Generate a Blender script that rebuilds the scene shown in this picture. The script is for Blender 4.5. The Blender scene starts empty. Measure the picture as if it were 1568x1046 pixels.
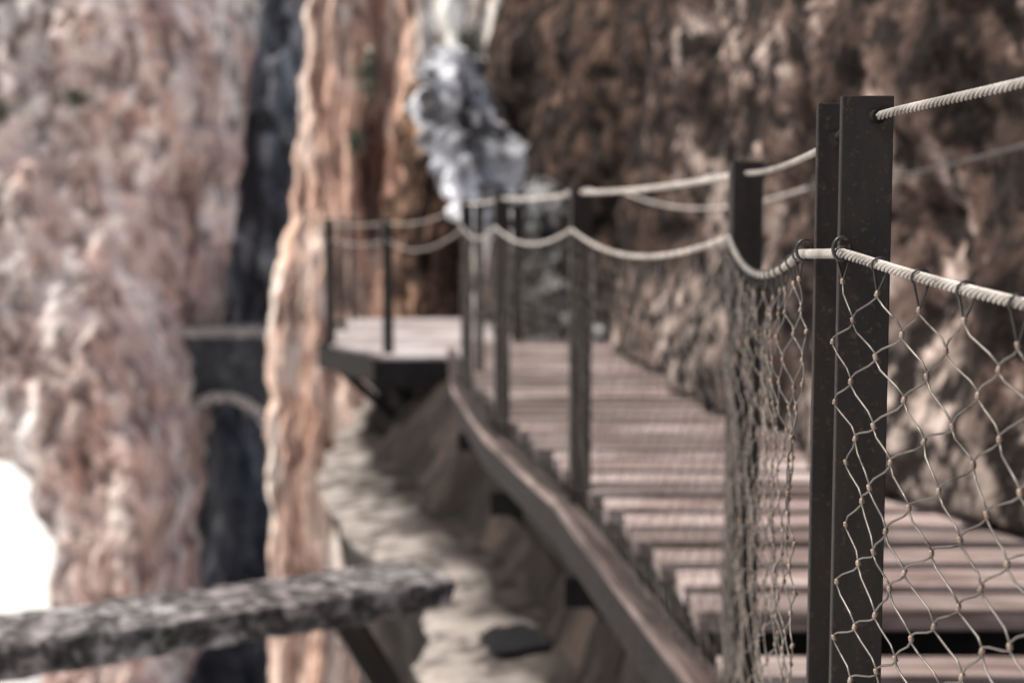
import bpy, bmesh, math, random
from mathutils import Vector, noise, Matrix
random.seed(4)
S=bpy.context.scene
col=S.collection
S.view_settings.view_transform='Standard'
S.view_settings.look='None'
S.view_settings.exposure=0
EYE=1.03

# ---------------------------------------------------------------- helpers
def lerp(a,b,t): return a+(b-a)*t
def clamp(t,a=0.,b=1.): return max(a,min(b,t))
def sst(a,b,t):
    t=clamp((t-a)/(b-a)); return t*t*(3-2*t)
def tab(t,x):
    if x<=t[0][0]: return t[0][1]
    for (a,va),(b,vb) in zip(t,t[1:]):
        if x<=b: return lerp(va,vb,(x-a)/(b-a))
    return t[-1][1]
def fbm(x,y,z,o=5,h=0.9): return noise.fractal(Vector((x,y,z)),h,2.0,o)
def vor(x,y,z):
    d=noise.voronoi(Vector((x,y,z)))[0]; return d[1]-d[0]
def empty(name):
    e=bpy.data.objects.new(name,None); e.empty_display_size=.1; col.objects.link(e); return e
def addmesh(name,verts,faces,mat,parent=None,smooth=False,attr=None):
    me=bpy.data.meshes.new(name); me.from_pydata(verts,[],faces); me.update()
    if smooth:
        for p in me.polygons: p.use_smooth=True
    if attr is not None:
        a=me.color_attributes.new('tint','FLOAT_COLOR','POINT')
        for i,c in enumerate(attr): a.data[i].color=(c[0],c[1],c[2] if len(c)>2 else 0,1)
    if mat: me.materials.append(mat)
    o=bpy.data.objects.new(name,me); col.objects.link(o)
    if parent: o.parent=parent
    return o
def grid(name,nu,nv,fn,mat,parent=None,tint=None,smooth=True):
    V=[];F=[];A=[]
    for j in range(nv+1):
        for i in range(nu+1):
            p=fn(i/nu,j/nv); V.append(p); A.append(tint(*p) if tint else (0,0,0))
    for j in range(nv):
        for i in range(nu):
            a=j*(nu+1)+i
            F.append((a,a+1,a+nu+2,a+nu+1))
    return addmesh(name,V,F,mat,parent,smooth,A)
def boxes(name,lst,mat,parent=None,bevel=0.004,attr=None):
    V=[];F=[];A=[]
    for n,b in enumerate(lst):
        c,s,rz=b[:3]; ry=b[3] if len(b)>3 else 0; rx=b[4] if len(b)>4 else 0
        M=Matrix.Translation(c)@Matrix.Rotation(rz,4,'Z')@Matrix.Rotation(ry,4,'Y')@Matrix.Rotation(rx,4,'X')
        o=len(V); rr=random.random()
        for dx,dy,dz in ((-1,-1,-1),(1,-1,-1),(1,1,-1),(-1,1,-1),(-1,-1,1),(1,-1,1),(1,1,1),(-1,1,1)):
            V.append(tuple(M@Vector((dx*s[0]/2,dy*s[1]/2,dz*s[2]/2)))); A.append((rr,random.random()*.2,0))
        F+=[tuple(o+k for k in f) for f in ((0,3,2,1),(4,5,6,7),(0,1,5,4),(1,2,6,5),(2,3,7,6),(3,0,4,7))]
    ob=addmesh(name,V,F,mat,parent,False,A)
    if bevel:
        m=ob.modifiers.new('bevel','BEVEL'); m.width=bevel; m.segments=2; m.limit_method='ANGLE'
    return ob
def beam(name,p,q,w,h,mat,parent=None,bevel=.003):
    p=Vector(p);q=Vector(q);d=q-p
    ob=boxes(name,[((0,0,0),(d.length,w,h),0)],mat,parent,bevel)
    ob.matrix_world=Matrix.Translation((p+q)/2)@d.to_track_quat('X','Z').to_matrix().to_4x4()
    return ob
def curves(name,splines,r,mat,parent=None,res=2,smooth=False):
    cu=bpy.data.curves.new(name,'CURVE'); cu.dimensions='3D'; cu.bevel_depth=r; cu.bevel_resolution=res
    cu.use_fill_caps=True
    for pts in splines:
        sp=cu.splines.new('POLY'); sp.points.add(len(pts)-1)
        for k,p in enumerate(pts): sp.points[k].co=(p[0],p[1],p[2],1)
        sp.use_smooth=True
    cu.materials.append(mat)
    o=bpy.data.objects.new(name,cu); col.objects.link(o)
    if parent: o.parent=parent
    return o

# ---------------------------------------------------------------- materials
def newmat(name):
    m=bpy.data.materials.new(name); m.use_nodes=True
    nt=m.node_tree; b=nt.nodes['Principled BSDF']; return m,nt,b
def ramp(nt,fac,stops,interp='LINEAR'):
    r=nt.nodes.new('ShaderNodeValToRGB'); r.color_ramp.interpolation=interp
    while len(r.color_ramp.elements)<len(stops): r.color_ramp.elements.new(.5)
    for e,(p,c) in zip(r.color_ramp.elements,stops):
        e.position=p; e.color=(c[0],c[1],c[2],1) if not isinstance(c,(int,float)) else (c,c,c,1)
    nt.links.new(fac,r.inputs[0]); return r.outputs[0]
def nz(nt,vec,scale,detail=4,rough=.6,dist=0):
    n=nt.nodes.new('ShaderNodeTexNoise'); n.inputs['Scale'].default_value=scale
    n.inputs['Detail'].default_value=detail; n.inputs['Roughness'].default_value=rough
    n.inputs['Distortion'].default_value=dist
    nt.links.new(vec,n.inputs['Vector']); return n.outputs['Fac']
def mapping(nt,sc,rot=(0,0,0)):
    t=nt.nodes.new('ShaderNodeTexCoord'); m=nt.nodes.new('ShaderNodeMapping')
    m.inputs['Scale'].default_value=sc; m.inputs['Rotation'].default_value=rot
    nt.links.new(t.outputs['Object'],m.inputs[0]); return m.outputs[0]
def mix(nt,fac,a,b,mode='MIX'):
    m=nt.nodes.new('ShaderNodeMix'); m.data_type='RGBA'; m.blend_type=mode
    for inp,v in ((m.inputs[0],fac),(m.inputs[6],a),(m.inputs[7],b)):
        if isinstance(v,(int,float)): inp.default_value=v
        elif isinstance(v,tuple): inp.default_value=(*v,1)
        else: nt.links.new(v,inp)
    return m.outputs[2]
def bump(nt,b,h,strength,dist):
    n=nt.nodes.new('ShaderNodeBump'); n.inputs['Strength'].default_value=strength
    n.inputs['Distance'].default_value=dist
    nt.links.new(h,n.inputs['Height']); nt.links.new(n.outputs[0],b.inputs['Normal'])
def rock(name,base,streak,spot,scale,zs=.25,spotamt=.5,tl=(.5,.47,.45),td=(.05,.03,.02),bd=.05,spotscale=3.0,st=(.38,.5,.6),rot=(0,0,0),sp=(.4,.49),facet=0,fs=3.,zm=.7,stain=None):
    m,nt,b=newmat(name)
    v=mapping(nt,(scale,scale,scale*zm),rot); vs=mapping(nt,(scale*1.5,scale*1.5,scale*zs),rot)
    c=ramp(nt,nz(nt,v,1.0,5,.62,.3),[(p,q) for p,q in zip(st,base)])
    ns=nz(nt,vs,1.3,5,.6,.2)
    c=mix(nt,ramp(nt,ns,[(.45,0.),(.58,1.)]),c,streak)
    if stain:
        c=mix(nt,ramp(nt,nz(nt,mapping(nt,(scale*1.1,scale*1.1,scale*zs*.8)),1.9,4,.7),[(.36,.9),(.46,0.)]),c,stain)
    at=nt.nodes.new('ShaderNodeAttribute'); at.attribute_name='tint'
    sep=nt.nodes.new('ShaderNodeSeparateColor'); nt.links.new(at.outputs['Color'],sep.inputs[0])
    n2=nz(nt,v,spotscale,4,.65)
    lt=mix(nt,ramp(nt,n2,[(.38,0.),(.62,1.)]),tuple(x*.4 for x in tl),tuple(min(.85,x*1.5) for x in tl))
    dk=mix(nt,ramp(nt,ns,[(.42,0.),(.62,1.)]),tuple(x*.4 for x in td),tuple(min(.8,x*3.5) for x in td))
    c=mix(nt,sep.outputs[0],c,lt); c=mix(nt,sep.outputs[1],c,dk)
    if facet:
        vo=nt.nodes.new('ShaderNodeTexVoronoi'); vo.inputs['Scale'].default_value=fs
        wv=nt.nodes.new('ShaderNodeMix'); wv.data_type='VECTOR'; wv.inputs[0].default_value=.12
        nn=nt.nodes.new('ShaderNodeTexNoise'); nn.inputs['Scale'].default_value=2.; nn.inputs['Detail'].default_value=2
        nt.links.new(v,nn.inputs['Vector']); nt.links.new(v,wv.inputs[4]); nt.links.new(nn.outputs['Color'],wv.inputs[5])
        nt.links.new(wv.outputs[1],vo.inputs['Vector'])
        s3=nt.nodes.new('ShaderNodeSeparateColor'); nt.links.new(vo.outputs['Color'],s3.inputs[0])
        c=mix(nt,facet,c,ramp(nt,s3.outputs[0],[(0,.25),(.6,.9),(1,1.6)]),'MULTIPLY')
    s2=ramp(nt,n2,[(sp[0],1.),(sp[1],0.)])
    mm=nt.nodes.new('ShaderNodeMath'); mm.operation='MULTIPLY'; mm.inputs[1].default_value=spotamt
    nt.links.new(s2,mm.inputs[0])
    c=mix(nt,mm.outputs[0],c,spot)
    nt.links.new(c,b.inputs['Base Color']); b.inputs['Roughness'].default_value=.92
    b.inputs['Specular IOR Level'].default_value=.2
    bump(nt,b,n2,.8,bd)
    return m
M_left=rock('cliff_pale',[(.40,.29,.265),(.68,.59,.55),(.84,.8,.77)],(.58,.41,.36),(.10,.075,.07),.55,.3,.75,tl=(.68,.635,.59),bd=.25,spotscale=3.0,rot=(0,.4,0),zm=.6,stain=(.26,.165,.145),facet=.3,fs=1.6)
M_mid=rock('cliff_orange',[(.38,.23,.17),(.7,.53,.44),(.84,.77,.7)],(.66,.43,.33),(.10,.05,.04),1.0,.13,.8,tl=(.68,.61,.54),td=(.14,.065,.045),bd=.2,spotscale=3.0,zm=.3,stain=(.27,.14,.1),facet=.2,fs=1.5)
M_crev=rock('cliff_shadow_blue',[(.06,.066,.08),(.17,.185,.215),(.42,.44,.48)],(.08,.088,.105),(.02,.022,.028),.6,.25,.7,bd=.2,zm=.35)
M_right=rock('cliff_brown',[(.024,.016,.013),(.12,.082,.069),(.46,.38,.345)],(.06,.04,.033),(.008,.006,.0055),2.4,.45,.98,tl=(.31,.265,.24),td=(.032,.02,.015),bd=.1,spotscale=2.8,sp=(.45,.54),rot=(0,.45,0),facet=.7,fs=3.8)
M_dkw=rock('pillar_brown',[(.04,.026,.02),(.14,.09,.065),(.4,.26,.18)],(.1,.06,.042),(.012,.008,.007),2.2,.15,.85,bd=.1,spotscale=2.)
M_pin=rock('limestone_grey',[(.12,.12,.13),(.38,.4,.44),(.66,.69,.74)],(.45,.47,.51),(.035,.032,.032),1.8,.6,.85,bd=.05,facet=.7,fs=1.8,spotscale=2.0)
M_bld=rock('limestone_dark',[(.03,.03,.032),(.14,.145,.15),(.38,.39,.4)],(.1,.1,.1),(.015,.015,.015),2.6,.6,.9,bd=.08,facet=.6,fs=2.)
M_ledge=rock('ledge_rock',[(.06,.05,.046),(.16,.142,.133),(.3,.28,.265)],(.11,.095,.086),(.035,.03,.027),1.4,1.,.6,tl=(.29,.265,.245),td=(.007,.0055,.005),bd=.015,spotscale=3.5,zm=1.)
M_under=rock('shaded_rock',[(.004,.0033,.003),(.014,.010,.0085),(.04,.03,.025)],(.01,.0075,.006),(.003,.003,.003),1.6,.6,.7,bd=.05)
M_ground=rock('river_gravel',[(.7,.68,.65),(.8,.79,.77),(.85,.85,.84)],(.78,.77,.75),(.6,.58,.55),.05,1,.3,bd=.02)
M_stone=rock('bridge_stone',[(.16,.155,.155),(.27,.265,.265),(.4,.39,.38)],(.22,.22,.22),(.08,.08,.08),2.,1,.5)
M_stoned=rock('bridge_dark_stone',[(.02,.022,.026),(.045,.05,.058),(.09,.1,.11)],(.05,.052,.058),(.012,.012,.012),2.,1,.5)

def wood(name,c0,c1,c2,ax=(2,30,30),rough=.75,lo=.5,bs=.5,bd=.006,p=(.38,.5,.62)):
    m,nt,b=newmat(name)
    v=mapping(nt,ax)
    g=nz(nt,v,1.,5,.65,.6)
    c=ramp(nt,g,[(p[0],c0),(p[1],c1),(p[2],c2)])
    at=nt.nodes.new('ShaderNodeAttribute'); at.attribute_name='tint'
    sep=nt.nodes.new('ShaderNodeSeparateColor'); nt.links.new(at.outputs['Color'],sep.inputs[0])
    k=ramp(nt,sep.outputs[0],[(0,(lo,lo*.95,lo*.93)),(1,(1.15,1.13,1.13))])
    c=mix(nt,1.,c,k,'MULTIPLY')
    st=ramp(nt,nz(nt,mapping(nt,(1.5,1.5,1.5)),1.,4,.6),[(.42,(.55,.47,.45)),(.56,(1.,1.,1.))])
    c=mix(nt,.7,c,st,'MULTIPLY')
    nt.links.new(c,b.inputs['Base Color']); b.inputs['Roughness'].default_value=rough
    bump(nt,b,g,bs,bd); return m
M_deck=wood('deck_wood',(.18,.135,.125),(.36,.3,.287),(.56,.5,.49),lo=.5)
M_beamw=wood('edge_beam_wood',(.018,.014,.013),(.045,.034,.03),(.11,.085,.078))
M_trim=wood('edge_trim_wood',(.05,.038,.034),(.14,.11,.1),(.28,.23,.22))
M_log=wood('weathered_beam_wood',(.02,.02,.022),(.13,.13,.135),(.4,.4,.41),(14,14,18),bs=.9,bd=.02,p=(.4,.5,.6))
def steel(name,c,metal,rough,spk=(.0,.0,.0),amt=.5,sc=60,spec=.5,wear=None):
    m,nt,b=newmat(name)
    v=mapping(nt,(sc,sc,sc)); n=nz(nt,v,1.,5,.7)
    v2=mapping(nt,(22,22,5)); n2=nz(nt,v2,1.,4,.6)
    cc=mix(nt,ramp(nt,n2,[(.38,0.),(.66,.7)]),c,wear or tuple(x*2.2+.003 for x in c))
    cc=mix(nt,ramp(nt,n,[(.56,0.),(.68,amt)]),cc,spk)
    nt.links.new(cc,b.inputs['Base Color']); b.inputs['Metallic'].default_value=metal
    b.inputs['Specular IOR Level'].default_value=spec
    nt.links.new(ramp(nt,n,[(.3,rough-.1),(.7,min(1,rough+.15))]),b.inputs['Roughness'])
    bump(nt,b,n,.25,.0008); return m
M_post=steel('painted_steel_post',(.0075,.007,.0068),0.,.6,(.085,.055,.04),.6,130,.35,wear=(.024,.018,.015))
M_dark=steel('dark_steel_frame',(.008,.007,.007),0.,.75,spec=.2)
M_cable=steel('galvanised_cable',(.28,.265,.245),.4,.45,(.07,.055,.045),.6,200)
M_cable2=steel('galvanised_cable_far',(.36,.335,.31),.3,.5,(.08,.065,.05),.5,100)
M_wire=steel('net_wire',(.095,.087,.08),.6,.4,(.014,.012,.01),.85,25)
M_ferr=steel('copper_ferrule',(.19,.145,.115),.5,.5,(.08,.05,.035),.5,150)
M_black=steel('black_clip',(.01,.01,.01),.0,.4)

# ---------------------------------------------------------------- world / sun
sv=Vector((-.56,-.04,.80)).normalized()
el=math.asin(sv.z); az=math.atan2(sv.x,sv.y)
w=bpy.data.worlds.new("World"); S.world=w; w.use_nodes=True
nt=w.node_tree; bg=nt.nodes['Background']
sk=nt.nodes.new('ShaderNodeTexSky'); sk.sky_type='NISHITA'; sk.sun_disc=False
sk.sun_elevation=el; sk.sun_rotation=az; sk.dust_density=5.0
nt.links.new(sk.outputs[0],bg.inputs[0]); bg.inputs[1].default_value=.14
sl=bpy.data.lights.new('sun','SUN'); sl.energy=4.8; sl.angle=math.radians(6); sl.color=(1,.92,.82)
so=bpy.data.objects.new('sun',sl); col.objects.link(so); so.rotation_euler=sv.to_track_quat('Z','Y').to_euler()
so.location=(-5,-5,12)

# ---------------------------------------------------------------- ground
addmesh('ground',[(-2500,-2500,-14),(2500,-2500,-14),(2500,2500,-14),(-2500,2500,-14)],[(0,1,2,3)],M_ground)

# ---------------------------------------------------------------- left cliff
XL=[(-14,-13.1),(-9.9,-13.2),(-7.1,-13.6),(-5.9,-14.2),(-5.1,-15.2),(-3.9,-17.8),(-2,-22),(2,-28),(22,-29)]
XR=[(-14,-9.7),(-8.6,-9.6),(-5,-9.5),(-2,-9.35),(1,-8.95),(7,-8.6),(22,-7.4)]
def f_left(u,v):
    z=lerp(-14.2,22,v)
    xl=tab(XL,z); xr=tab(XR,z); x=lerp(xl,xr,u)
    e=(2*u-1); dep=6*max(0,(abs(e)-.55)/.45)**2.2
    q=.3*fbm(x*.6,3,z*.6,3)
    d=1.4*fbm(x*.22,3.1,z*.12,4)+.7*(vor(x*.5+q+z*.2,7,z*.25)-.3)+.5*(vor(x*1.2+q+z*.5,2,z*.8+q)-.3)+.25*(vor(x*3+q,5,z*2.4)-.3)+.2*fbm(x*2.0,1,z*1.8,4)
    y=40+dep-d*(1 if abs(e)<.9 else .5)+.32*z
    x+=.3*fbm(z*.8,u*2,9,5)
    return (x,y,z)
def t_left(x,y,z): return (clamp(sst(-11.5,-15.5,x+2*fbm(x*.3,z*.3,2,3))*.75),0,0)
grid('canyon_cliff',260,320,f_left,M_left,tint=t_left)

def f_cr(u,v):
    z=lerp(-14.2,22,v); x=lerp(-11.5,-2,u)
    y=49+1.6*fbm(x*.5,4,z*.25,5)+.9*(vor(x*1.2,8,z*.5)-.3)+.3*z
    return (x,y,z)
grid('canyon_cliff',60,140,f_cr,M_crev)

XM=[(-14,-5.1),(-8,-5.15),(-5,-5.3),(-1,-5.35),(0,-5.25),(1,-5.0),(5.4,-4.7),(22,-4.2)]
def f_mid(u,v):
    z=lerp(-14.2,22,v)
    xl=tab(XM,z); x=lerp(xl,6,u**1.15)
    e=max(0,1-u/.1); dep=9*e**2.6
    q=.12*fbm(x*1.2,3,z*.4,3)
    st=1.0*fbm(x*.9,2,z*.05,4)+.7*(vor(x*1.6+q,4,z*.12+q)-.3)+.4*(vor(x*4+q,6,z*.6+q)-.3)+.22*(vor(x*8,6,z*2)-.3)
    rc=.9*math.exp(-((x+2.75+.1*math.sin(z))/.28)**2)*sst(-1,1.5,z)
    y=28+dep-st*.6+rc+.22*z
    x+=.13*fbm(z*1.2,u*4,3,6,.7)
    return (x,y,z)
def t_mid(x,y,z):
    d=math.exp(-((x+2.75)/.3)**2)*sst(0,1.5,z)*clamp(.6+.8*fbm(x*2,z*.7,3,3))
    l=sst(-2.4,-1.4,x)*.8+.35*clamp(fbm(x*1.5,z*.1,6,3)*2)
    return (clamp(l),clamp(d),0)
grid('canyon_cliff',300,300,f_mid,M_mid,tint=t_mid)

# ---------------------------------------------------------------- right wall
PL=[(3.4,-5),(2.7,-2),(2.2,1),(1.95,3),(1.72,4.3),(1.4,5.6),(1.17,7.1),(1.0,9),(.95,11.5),(1.0,13.2),(.5,14.3),(-.15,15.6),(-.35,16.4),(-.1,18),(.8,22)]
LEN=[0]
for a,b in zip(PL,PL[1:]): LEN.append(LEN[-1]+math.dist(a,b))
def pl(t):
    s=t*LEN[-1]
    for i in range(len(PL)-1):
        if s<=LEN[i+1] or i==len(PL)-2:
            k=(s-LEN[i])/(LEN[i+1]-LEN[i]); a,b=PL[i],PL[i+1]
            return lerp(a[0],b[0],k),lerp(a[1],b[1],k)
def f_right(u,v):
    x,y=pl(u); x2,y2=pl(min(1,u+.012)); x1,y1=pl(max(0,u-.012))
    n=Vector((-(y2-y1),(x2-x1),0)).normalized()
    z=lerp(-.8,10,v**1.15)
    q=.25*fbm(x*1.5,y*1.5,z*1.5,3)
    d=.42*fbm(x*.35,y*.5,z*.3,4)+.14*fbm(x*1.1,y*1.3,z*.5,4)+.16*(vor(x*1.6+q,y*1.6+q,z*1.0)-.3)+.10*(vor(x*4+q,y*4,z*3+q)-.3)+.05*(vor(x*9+q,y*9,z*8)-.3)+.04*fbm(x*8,y*8,z*8,3)
    low=sst(.0,1.2,z)
    d=d*lerp(.4,1,low)-.08*low
    if z<0: d-=.1
    d+=.22*sst(.75,.05,z)*(noise.noise(Vector((x*1.3,y*1.3,7)))+.35)
    d-=.35*sst(1.5,5,z)
    return (x+n.x*d,y+n.y*d,z)
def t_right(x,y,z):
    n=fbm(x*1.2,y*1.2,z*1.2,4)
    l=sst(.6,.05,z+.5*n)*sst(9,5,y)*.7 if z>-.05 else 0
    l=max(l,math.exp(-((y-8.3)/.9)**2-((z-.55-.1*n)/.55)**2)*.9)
    d=sst(8.5,12,y+2.*n)*sst(-.2,.8,z)*.95  # far overhang: recess shade painted in with its dark streaked brown
    if z<-.1: d=.9  # shade beneath the walkway, put into the rock colour
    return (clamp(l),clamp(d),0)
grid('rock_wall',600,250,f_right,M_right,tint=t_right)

def blob(name,c,r,mat,seed,amp=.35,nu=70,nv=80,lean=(0,0),taper=.5,tint=None,fq=1.,fine=.5):
    def f(u,v):
        th=u*2*math.pi; ph=lerp(-math.pi/2,math.pi/2,v)
        h=math.sin(ph); cr=math.cos(ph)**.45 if math.cos(ph)>0 else 0
        k=1-taper*(h+1)/2
        dx,dy=math.cos(th)*cr*k,math.sin(th)*cr*k
        n=1+amp*fbm(dx*1.3*fq+seed,dy*1.3*fq,h*2.*fq,3)+amp*1.1*(vor(dx*2.2*fq+seed,dy*2.2*fq,h*3.2*fq)-.3)+amp*fine*(vor(dx*5*fq+seed,dy*5*fq,h*7*fq)-.3)
        return (c[0]+r[0]*dx*n+lean[0]*h,c[1]+r[1]*dy*n+lean[1]*h,c[2]+r[2]*h)
    return grid(name,nu,nv,f,mat,tint=tint,smooth=False)
blob('rock_pinnacle',(-.42,15.2,1.85),(.56,.5,1.0),M_pin,3,.55,lean=(-.34,.1),taper=.3,fq=.9,fine=.35)
blob('boulder',(.36,13.2,.42),(.5,.45,1.0),M_bld,11,.5,lean=(-.12,.1),taper=.5,fq=1.3)
blob('rock_pillar',(-.98,17.4,1.0),(.5,.5,1.7),M_dkw,23,.35,taper=.15,lean=(-.05,0),fq=1.3)

# ---------------------------------------------------------------- ledge below
LE=[(2.5,-.3),(5,-.36),(6.2,-.42),(7.6,-.46),(8.6,-.9),(9.6,-1.25),(10.9,-1.5),(12.5,-1.62),(14.5,-1.62),(19,-1.7)]
XB=[(2.5,.3),(6.2,.22),(7.6,.02),(8.6,-.28),(10,-.7),(12,-1.15),(14.5,-1.45),(19,-1.5)]
def f_ledge(u,v):
    y=lerp(2.5,19,v); xe=tab(LE,y)+.10*fbm(y*1.3,0,3,5)
    xb=tab(XB,y)+.45
    if u<.4:
        k=1-u/.4
        x=xe+.9*k**.8+.1*fbm(y*1.5,k*6,2,4)*k
        z=-1.02-13*k**1.6
    else:
        k=(u-.4)/.6; x=lerp(xe,xb,k); z=-1.0+.1*k
    z+=.014*fbm(x*1.0,y*.7,1,3)+.006*fbm(x*5,y*4,3,3)
    return (x,y,z)
def t_ledge(x,y,z):
    xe=tab(LE,y); xb=tab(XB,y)
    k=clamp((x-xe)/max(.2,xb-xe)+.25*fbm(x*2,y*1.0,5,3))
    return (clamp(1.1-k*1.2)*.85*sst(-1.2,-1.,z),clamp(sst(-1.04,-1.12,z)*1.+sst(.45,.95,k)*sst(5.2,8.0,y)+sst(.75,1.,k)*.8),0)  # tint paints in the sunlit left strip and the shade towards the deck
grid('rock_ledge',150,260,f_ledge,M_ledge,tint=t_ledge)
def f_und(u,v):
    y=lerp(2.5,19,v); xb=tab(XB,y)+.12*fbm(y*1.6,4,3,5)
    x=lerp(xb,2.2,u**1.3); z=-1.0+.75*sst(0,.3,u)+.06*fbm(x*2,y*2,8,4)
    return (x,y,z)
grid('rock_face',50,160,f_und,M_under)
pts=[];
for i in range(48):
    a=i/48*2*math.pi; r=1+.35*noise.noise(Vector((math.cos(a)*1.2,math.sin(a)*1.2,4)))+.25*noise.noise(Vector((math.cos(a)*3,math.sin(a)*3,1)))
    pts.append((.0+.15*r*math.cos(a),6.5+.22*r*math.sin(a),-.918))
mp,ntp,bp=newmat('dark_patch_surface'); bp.inputs['Base Color'].default_value=(.015,.016,.018,1); bp.inputs['Roughness'].default_value=.35
bump(ntp,bp,nz(ntp,mapping(ntp,(8,8,8)),1.,3),.3,.02)
addmesh('dark_patch',pts,[tuple(range(48))],mp)  # flat dark patch laid on the ledge

# ---------------------------------------------------------------- stone bridge
br=empty('stone_arch_bridge')
V=[];F=[]
Y0,Y1=43.,44.4
n=24; xa,xb=-10.6,-7.0; xc=(xa+xb)/2; R=1.35
def archface(y):
    o=len(V)
    for i in range(n+1):
        a=math.pi*i/n; V.append((xc-R*math.cos(a)*1.05,y,-6.1+R*math.sin(a)*1.2)); 
    for i in range(n+1):
        V.append((lerp(xa,xb,i/n),y,-2.55))
    return o
o1=archface(Y0); o2=archface(Y1)
for i in range(n):
    F.append((o1+i,o1+i+1,o1+n+2+i,o1+n+1+i)); F.append((o2+i+1,o2+i,o2+n+1+i,o2+n+2+i))
    F.append((o1+i+1,o1+i,o2+i,o2+i+1)); F.append((o1+n+1+i,o1+n+2+i,o2+n+2+i,o2+n+1+i))
addmesh('spandrel',V,F,M_stoned,br)
boxes('deck_slab',[((xc,43.7,-2.40),(3.8,1.7,.28),0)],M_stone,br,.02)
boxes('piers',[((xc-R*1.05-.3,43.7,-10),(.6,1.38,7.8),0),((xc+R*1.05+.3,43.7,-10),(.6,1.38,7.8),0)],M_stoned,br,.02)
ring=[]
for i in range(n):
    a=math.pi*(i+.5)/n; ring.append(((xc-(R*1.05+.12)*math.cos(a),42.96,-6.1+(R*1.2+.12)*math.sin(a)),(.24,.2,.3),0,-(math.pi/2-a)))
boxes('arch_ring',ring,M_stone,br,.01)

# ---------------------------------------------------------------- walkway
wk=empty('wooden_walkway')
PX=[(-2.5,.8),(-.25,.66),(1.45,.40),(1.6,.41),(3.15,.53),(5.4,.26),(7.1,-.05),(9.1,-.29),(11.9,-.45)]
XRt=[(-2.5,2.8),(1,2.3),(3,2.0),(4.3,1.8),(5.6,1.5),(7.1,1.25),(9,1.08),(11.9,1.0)]
STEP=3.72; DROP=-.085
L=[];y=-2.4
while y<11.85:
    xl=tab(PX,y)+.05+random.uniform(-.02,.02); xr=tab(XRt,y)+.15
    dz=DROP if y<STEP else 0
    L.append((((xl+xr)/2,y,-.03+dz+random.uniform(-.004,.004)),(xr-xl,.172+random.uniform(-.012,.006),.06),math.radians(random.uniform(-.8,.8)),0,random.uniform(-.02,.02)))
    y+=.268
boxes('deck_boards',L,M_deck,wk,.006)
def pathpts(dx): return [(x+dx,y) for y,x in PX]
for nm,dx,zt,w_,h_,mt in (('edge_plank',-.05,-.068,.07,.03,M_beamw),('edge_trim',-.095,-.062,.010,.04,M_trim),('edge_girder',-.06,-.16,.05,.14,M_dark),('inner_joist',.2,-.24,.06,.17,M_dark),('joist_mid',.6,-.24,.06,.17,M_dark)):
    P=pathpts(dx)
    for k,(a,b) in enumerate(zip(P,P[1:])):
        beam(f'{nm}_{k}',(a[0],a[1],zt-(.0 if k%2 else .002)),(b[0],b[1],zt-(.0 if k%2 else .002)),w_,h_,mt,wk)
beam('step_riser',(tab(PX,STEP)+.06,STEP,-.105),(1.95,STEP,-.105),.03,.09,M_dark,wk)
for k,yy in enumerate((1.5,3.15,5.4,7.1,9.1,11.2)):
    x0=tab(PX,yy)
    beam(f'cross_bearer_{k}',(x0-.06,yy,-.40),(x0+1.5,yy,-.40),.08,.12,M_dark,wk)
    beam(f'brace_{k}',(x0+.05,yy,-.42),(x0+.95,yy,-1.15),.06,.08,M_dark,wk)
for k,(a,b) in enumerate(zip(pathpts(.12),pathpts(.12)[1:])):
    beam(f'lower_girder_{k}',(a[0],a[1],-.38),(b[0],b[1],-.38),.05,.2,M_dark,wk)

ZP=-.12
fp=empty('viewing_platform')
L=[];y=12.02
PXL=[(12.0,-1.1),(13.2,-1.72),(16.6,-1.95)]
while y<16.5:
    xl=tab(PXL,y); xr=.35 if y<14 else -.2
    L.append((((xl+xr)/2,y,ZP-.022),(xr-xl,.19,.044),0)); y+=.215
M_deck2=wood('platform_wood',(.3,.28,.28),(.5,.48,.49),(.7,.68,.7),lo=.7)
boxes('platform_boards',L,M_deck2,fp,.006)
beam('front_fascia',(-1.14,11.9,ZP-.15),(.3,11.9,ZP-.15),.06,.24,M_dark,fp)
beam('side_fascia',(-1.14,11.94,ZP-.13),(-1.78,13.2,ZP-.13),.06,.2,M_dark,fp)
beam('side_fascia_far',(-1.78,13.23,ZP-.13),(-2.0,16.5,ZP-.13),.06,.2,M_dark,fp)
beam('strut_a',(-1.6,13.0,ZP-.2),(-.75,13.1,-1.1),.07,.09,M_dark,fp)
beam('strut_b',(-1.1,12.1,ZP-.2),(-.3,12.4,-1.05),.07,.09,M_dark,fp)
beam('strut_c',(-1.75,14.6,ZP-.2),(-1.0,14.6,-1.1),.07,.09,M_dark,fp)
beam('under_frame',(-1.0,12.7,ZP-.3),(.6,12.7,ZP-.3),.1,.5,M_dark,fp)

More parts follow.
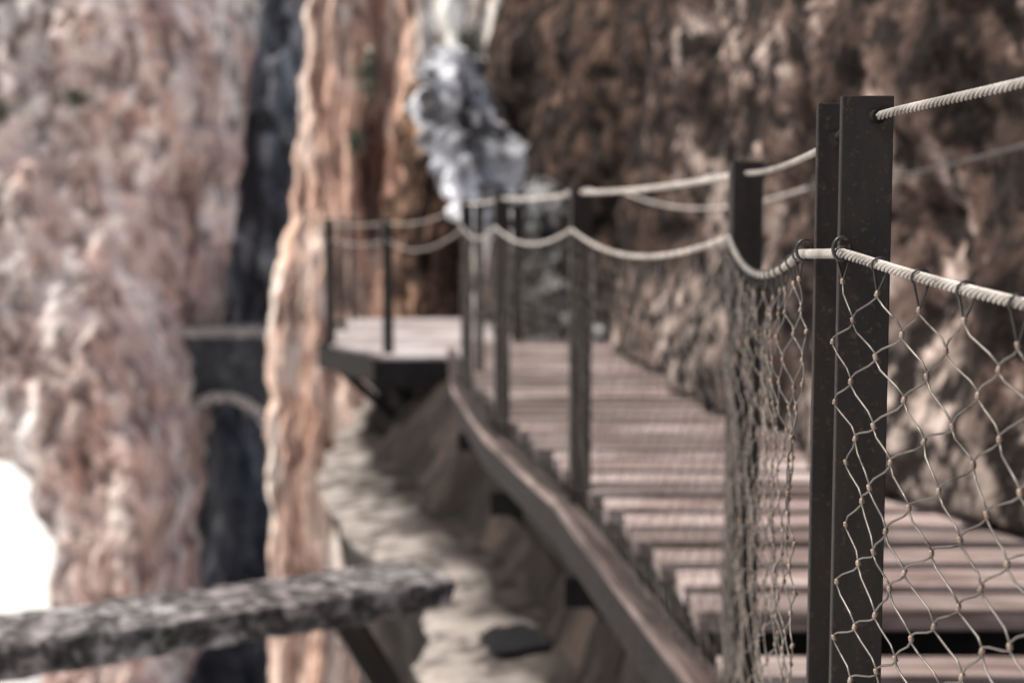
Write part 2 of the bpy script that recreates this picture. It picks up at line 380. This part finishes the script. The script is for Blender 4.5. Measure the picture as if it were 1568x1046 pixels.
# ---------------------------------------------------------------- railing
rl=empty('cable_net_railing')
ZT,ZM=1.13,.99
def post(nm,x,y,top=1.155,bot=-.2,w_=.052,t=.012,rz=0,par=rl):
    H=top-bot
    return boxes(nm,[((x,y,(top+bot)/2),(w_,t,H),rz)],M_post,par,.0012)
post('post_front',.358,1.45,1.153,rz=-.03)
post('post_front_pair',.366,1.60,1.158,rz=-.03)
post('post_behind',.66,-.25,1.22)
post('post_a',.515,3.15,t=.05,w_=.068,rz=.06)
post('post_b',.26,5.4,t=.05,w_=.078,rz=.15)
post('post_c',-.05,7.1,t=.05,w_=.074,rz=.1)
post('post_d',-.29,9.1,t=.05,w_=.074,rz=.1)
post('post_e',.05,11.95,t=.06,w_=.1,rz=.1)
post('post_f',-.22,9.6,t=.05,w_=.06)
boxes('foot_plates',[((x-.02,y,.006),(.12,.14,.012),.1) for x,y in ((.26,5.4),(-.05,7.1),(-.29,9.1))],M_dark,rl,.002)
pr=empty('platform_railing')
for k,(x,y) in enumerate(((-1.06,12.15),(-1.69,13.2),(-1.82,16.2),(-1.75,14.7))):
    post(f'platform_post_{k}',x,y,1.03,ZP-.15,w_=.09 if k<2 else .06,t=.05,par=pr)

def sag(p,q,s,n=30):
    p=Vector(p);q=Vector(q); return [tuple(p.lerp(q,i/n)-Vector((0,0,s*4*(i/n)*(1-i/n)))) for i in range(n+1)]
def rope(name,pts,R,strands=5,pitch=.042,par=rl,step=.0035):
    P=[Vector(p) for p in pts]; D=[0]
    for a,b in zip(P,P[1:]): D.append(D[-1]+(b-a).length)
    N=int(D[-1]/step); sp=[[] for _ in range(strands)]; j=0
    for i in range(N+1):
        s=D[-1]*i/N
        while j<len(D)-2 and s>D[j+1]: j+=1
        k=(s-D[j])/(D[j+1]-D[j]); c=P[j].lerp(P[j+1],k); t=(P[j+1]-P[j]).normalized()
        a=t.cross(Vector((0,0,1))).normalized(); b=a.cross(t)
        for m in range(strands):
            th=2*math.pi*(m/strands+s/pitch)
            sp[m].append(c+(a*math.cos(th)+b*math.sin(th))*R*.7)
    curves(name,sp,R*.30,M_cable,par,1)
    curves(name+'_core',[pts],R*.55,M_black,par,1)
top_near=[(.366,1.446,ZT+.002)]+sag((.377,1.40,ZT+.005),(.66,-.24,1.19),.005,40)
rope('top_cable_near',top_near,.0047)
mid_near=[(.327,1.62,ZM+.0)]+[(.334,1.436,ZM+.005)]+sag((.342,1.40,ZM+.001),(.63,-.25,ZM+.02),.05,40)
rope('mid_cable_near',mid_near,.0055)
rope('top_cable_a',sag((.36,1.6,ZT-.015),(.515,3.15,ZT),.01,30),.0049,step=.005)
rope('mid_cable_a',sag((.327,1.62,ZM),(.478,3.15,ZM),.05,30),.0054,step=.005)
def plain(nm,pts,r,par=rl): curves(nm,[pts],r,M_cable2,par,3)
segs=[((.515,3.15),(.26,5.4)),((.26,5.4),(-.05,7.1)),((-.05,7.1),(-.29,9.1))]
for k,(p,q) in enumerate(segs):
    plain(f'top_cable_{k}',sag((p[0],p[1],ZT),(q[0],q[1],ZT),.012),.008)
    plain(f'mid_cable_{k}',sag((p[0]-.035,p[1],ZM),(q[0]-.035,q[1],ZM),.07),.0065)
plain('top_cable_far',sag((-.29,9.1,ZT),(-1.06,12.15,1.0),.06),.004)
plain('mid_cable_far',sag((-.29,9.1,ZM),(-1.06,12.15,.85),.12),.004)
plain('top_cable_pf',sag((-1.06,12.15,1.0),(-1.69,13.2,1.0),.03),.004,pr)
plain('mid_cable_pf',sag((-1.06,12.15,.85),(-1.69,13.2,.85),.05),.004,pr)
plain('top_cable_pg',sag((-1.69,13.2,1.0),(-1.82,16.2,1.0),.05),.004,pr)
boxes('tensioners',[((.515-.03,3.45,ZT-.003),(.02,.12,.02),.11),((.26+.02,5.4-.15,ZT),(.022,.13,.022),.11),((.26-.03,5.4+.16,ZT),(.022,.14,.022),.18)],M_cable,rl,.004)

def net(name,line,zbot,par,c=.0425,rs=.0315,r=.00112,ferr=True,sc=1.0):
    P=[Vector(p) for p in line]; D=[0]
    for a,b in zip(P,P[1:]): D.append(D[-1]+(b-a).to_2d().length)
    def at(s):
        s=clamp(s,0,D[-1]); j=0
        while j<len(D)-2 and s>D[j+1]: j+=1
        return P[j].lerp(P[j+1],(s-D[j])/(D[j+1]-D[j]))
    ncol=int(D[-1]/c); rows=int((ZM-zbot)/rs)
    sp=[];FV=[];FF=[];loops=[]
    nrm=Vector((-(P[-1]-P[0]).y,(P[-1]-P[0]).x,0)).normalized()
    def node(k,j):
        s=k*c+.011*noise.noise(Vector((k*.6,j*.45,1))); p=at(s)
        top=p.z-.028
        z=top-j*(top-zbot)/rows+.009*noise.noise(Vector((k*.7,j*.6,5)))
        return Vector((p.x,p.y,z))+nrm*.02*noise.noise(Vector((k*.25,j*.2,2)))
    for k in range(ncol):
        pts=[]
        for j in range(rows+1):
            kk=k+((j+k)%2); side=1 if (j+k)%2 else -1
            q=node(kk,j); q=q-(node(kk+1,j)-node(kk-1,j)).normalized()*.0012*side
            pts.append(q+Vector((0,0,.004))); pts.append(q-Vector((0,0,.004)))
        out=[]
        for i in range(len(pts)-1):
            out.append(pts[i])
            if i%2==1:
                a,b=pts[i],pts[i+1]; d=b-a; g=nrm*random.uniform(-.002,.002)
                out.append(a+Vector((d.x*.22,d.y*.22,d.z*.28))+g); out.append(a+Vector((d.x*.78,d.y*.78,d.z*.72))+g)
        out.append(pts[-1]); sp.append(out)
    for k in range(ncol+1):
        for j in range(rows+1):
            if (j+k)%2==1 : continue
            if not ferr: continue
            q=node(k,j); o=len(FV); ta=random.uniform(-.4,.4)
            for zz,rr in ((-.0029,.0016),(-.0018,.0023),(.0018,.0023),(.0029,.0016)):
                for i in range(6):
                    a=i/6*2*math.pi; FV.append((q.x+rr*math.cos(a)*1.15+zz*ta,q.y+rr*math.sin(a),q.z+zz))
            for l in range(3):
                for i in range(6): FF.append((o+l*6+i,o+l*6+(i+1)%6,o+l*6+6+(i+1)%6,o+l*6+6+i))
            FF.append(tuple(o+18+i for i in range(6))); FF.append(tuple(o+5-i for i in range(6)))
        if k%2==0:
            p=at(k*c); q=node(k,0); t=(at(k*c+.01)-at(k*c-.01)).normalized(); up=Vector((0,0,1)); a=t.cross(up).normalized()
            lp=[q]
            for i in range(11):
                th=-math.pi/2+.5+(2*math.pi-1.)*i/10
                lp.append(p+(a*math.cos(th)+up*math.sin(th))*.0072*sc+t*(.014*(i/10-.5)))
            lp.append(q); loops.append(lp)
    curves(name+'_wires',sp,r,M_wire,par,1)
    curves(name+'_lashing',loops,r*1.15,M_wire if not ferr else M_black,par,1)
    if FV: addmesh(name+'_ferrules',FV,FF,M_ferr,par,True)
net('net_near',mid_near[1:],-.05,rl)
net('net_a',sag((.327,1.62,ZM),(.478,3.15,ZM),.05,30),-.05,rl)
for k,(p,q) in enumerate(segs):
    net(f'net_{k+1}',sag((p[0]-.035,p[1],ZM),(q[0]-.035,q[1],ZM),.07),-.05,rl,c=.05,rs=.05,r=.0009,ferr=False)
net('net_pf',sag((-1.08,12.15,.85),(-1.71,13.2,.85),.05),ZP,pr,c=.05,rs=.05,r=.0009,ferr=False)
def hook(nm,x,y,z):
    ring=[]
    for i in range(22):
        th=i/21*2*math.pi*.9+1
        ring.append((x+.009*math.cos(th),y-.004+.003*i/21,z+.004+.0115*math.sin(th)))
    curves(nm,[ring],.0019,M_black,rl,2)
hook('cable_hook_a',.331,1.432,ZM+.006); hook('cable_hook_b',.325,1.585,ZM+.001)
def cyl(nm,p,q,r,mat,par): curves(nm,[[p,q]],r,mat,par,4)
cyl('socket_a',(.366,1.445,ZT+.002),(.3675,1.437,ZT+.002),.0075,M_dark,rl)
cyl('socket_b',(.358,1.588,ZT-.012),(.362,1.60,ZT-.012),.008,M_dark,rl)
cyl('bolt_a',(.355,1.5,ZT-.002),(.363,1.6,ZT-.01),.005,M_dark,rl)

# ---------------------------------------------------------------- wall safety cable
ws=empty('wall_safety_cable')
an=[(.7,9.3,1.22),(1.16,5.6,1.15),(1.53,4.25,1.25),(1.95,2.2,1.25)]
for k,(a,b) in enumerate(zip(an,an[1:])): curves(f'cable_{k}',[sag(a,b,(.1,.02,.03)[k])],.0065,M_cable2 if k==0 else M_wire,ws,3)
for k,a in enumerate(an): beam(f'anchor_{k}',a,(a[0]+.4,a[1]+.05,a[2]-.01),.02,.02,M_dark,ws)

# ---------------------------------------------------------------- foreground weathered beam
wb=empty('weathered_timber_beam')
p0=Vector((-2.6,3.5,-.27)); p1=Vector((-.31,5.03,-.265)); dd=(p1-p0); side=Vector((-dd.y,dd.x,0)).normalized()
def f_log(u,v):
    c=p0.lerp(p1,u); th=v*2*math.pi
    cx,cz=math.cos(th),math.sin(th)
    w_=.18*math.copysign(abs(cx)**.25,cx); h=.055*math.copysign(abs(cz)**.25,cz)
    n=.009*fbm(c.x*4,c.y*4+cx,cz+2,4)+.006*fbm(c.x*20,c.y*20+cx*3,cz*3,3)
    q=c+side*(w_+n)+Vector((0,0,h+n*.8+.01*math.sin(u*5)))+dd.normalized()*(.03*fbm(cx*2,cz*2,1,3) if u>.995 else 0)
    return tuple(q)
grid('timber',260,48,f_log,M_log,wb,tint=lambda x,y,z:(.7,.1,0))
V=[f_log(1,i/48) for i in range(48)]; addmesh('timber_end',V,[tuple(range(48))],M_log,wb,attr=[(.5,0,0)]*48)
beam('timber_strut',(-.62,4.9,-.32),(-.18,5.1,-1.15),.08,.1,M_beamw,wb)

# ---------------------------------------------------------------- shrubs
mg,ntg,bgn=newmat('leaf_green')
cc=ramp(ntg,nz(ntg,mapping(ntg,(6,6,6)),1.,4),[(.35,(.04,.045,.03)),(.65,(.11,.12,.08))]); ntg.links.new(cc,bgn.inputs['Base Color'])
def shrub(c,r,n=500):
    V=[];F=[]
    for i in range(n):
        d=Vector((random.gauss(0,1),random.gauss(0,1),random.gauss(0,1))); d=d*.45
        k=.6+.6*noise.noise(d*2+Vector(c)); p=Vector(c)+Vector((d.x*r[0],d.y*r[1],d.z*r[2]))*k
        a=Vector((random.uniform(-1,1),random.uniform(-1,1),random.uniform(-1,1))).normalized(); b=a.orthogonal().normalized()
        s=random.uniform(.02,.045)*2.2; o=len(V)
        V+= [tuple(p-a*s),tuple(p+b*s*.4),tuple(p+a*s),tuple(p-b*s*.4)]; F.append((o,o+1,o+2,o+3))
    addmesh('shrub',V,F,mg)
shrub((-2.75,27.8,3.8),(.3,.3,.7)); shrub((-.8,27.8,4.4),(.35,.3,.5)); shrub((-3.0,27.5,2.5),(.2,.2,.4),250)
shrub((-12.2,40.2,4.4),(.7,.4,.4),500); shrub((-14.4,40.2,4.0),(.6,.4,.5),500)

# ---------------------------------------------------------------- camera
cam=bpy.data.cameras.new('camera'); co=bpy.data.objects.new('camera',cam); col.objects.link(co)
co.location=(0,0,EYE); co.rotation_euler=(math.radians(90-4.93),0,0)
cam.lens=50; cam.sensor_width=36; cam.clip_start=.05; cam.clip_end=6000
cam.dof.use_dof=True; cam.dof.focus_distance=1.4; cam.dof.aperture_fstop=4.0
S.camera=co
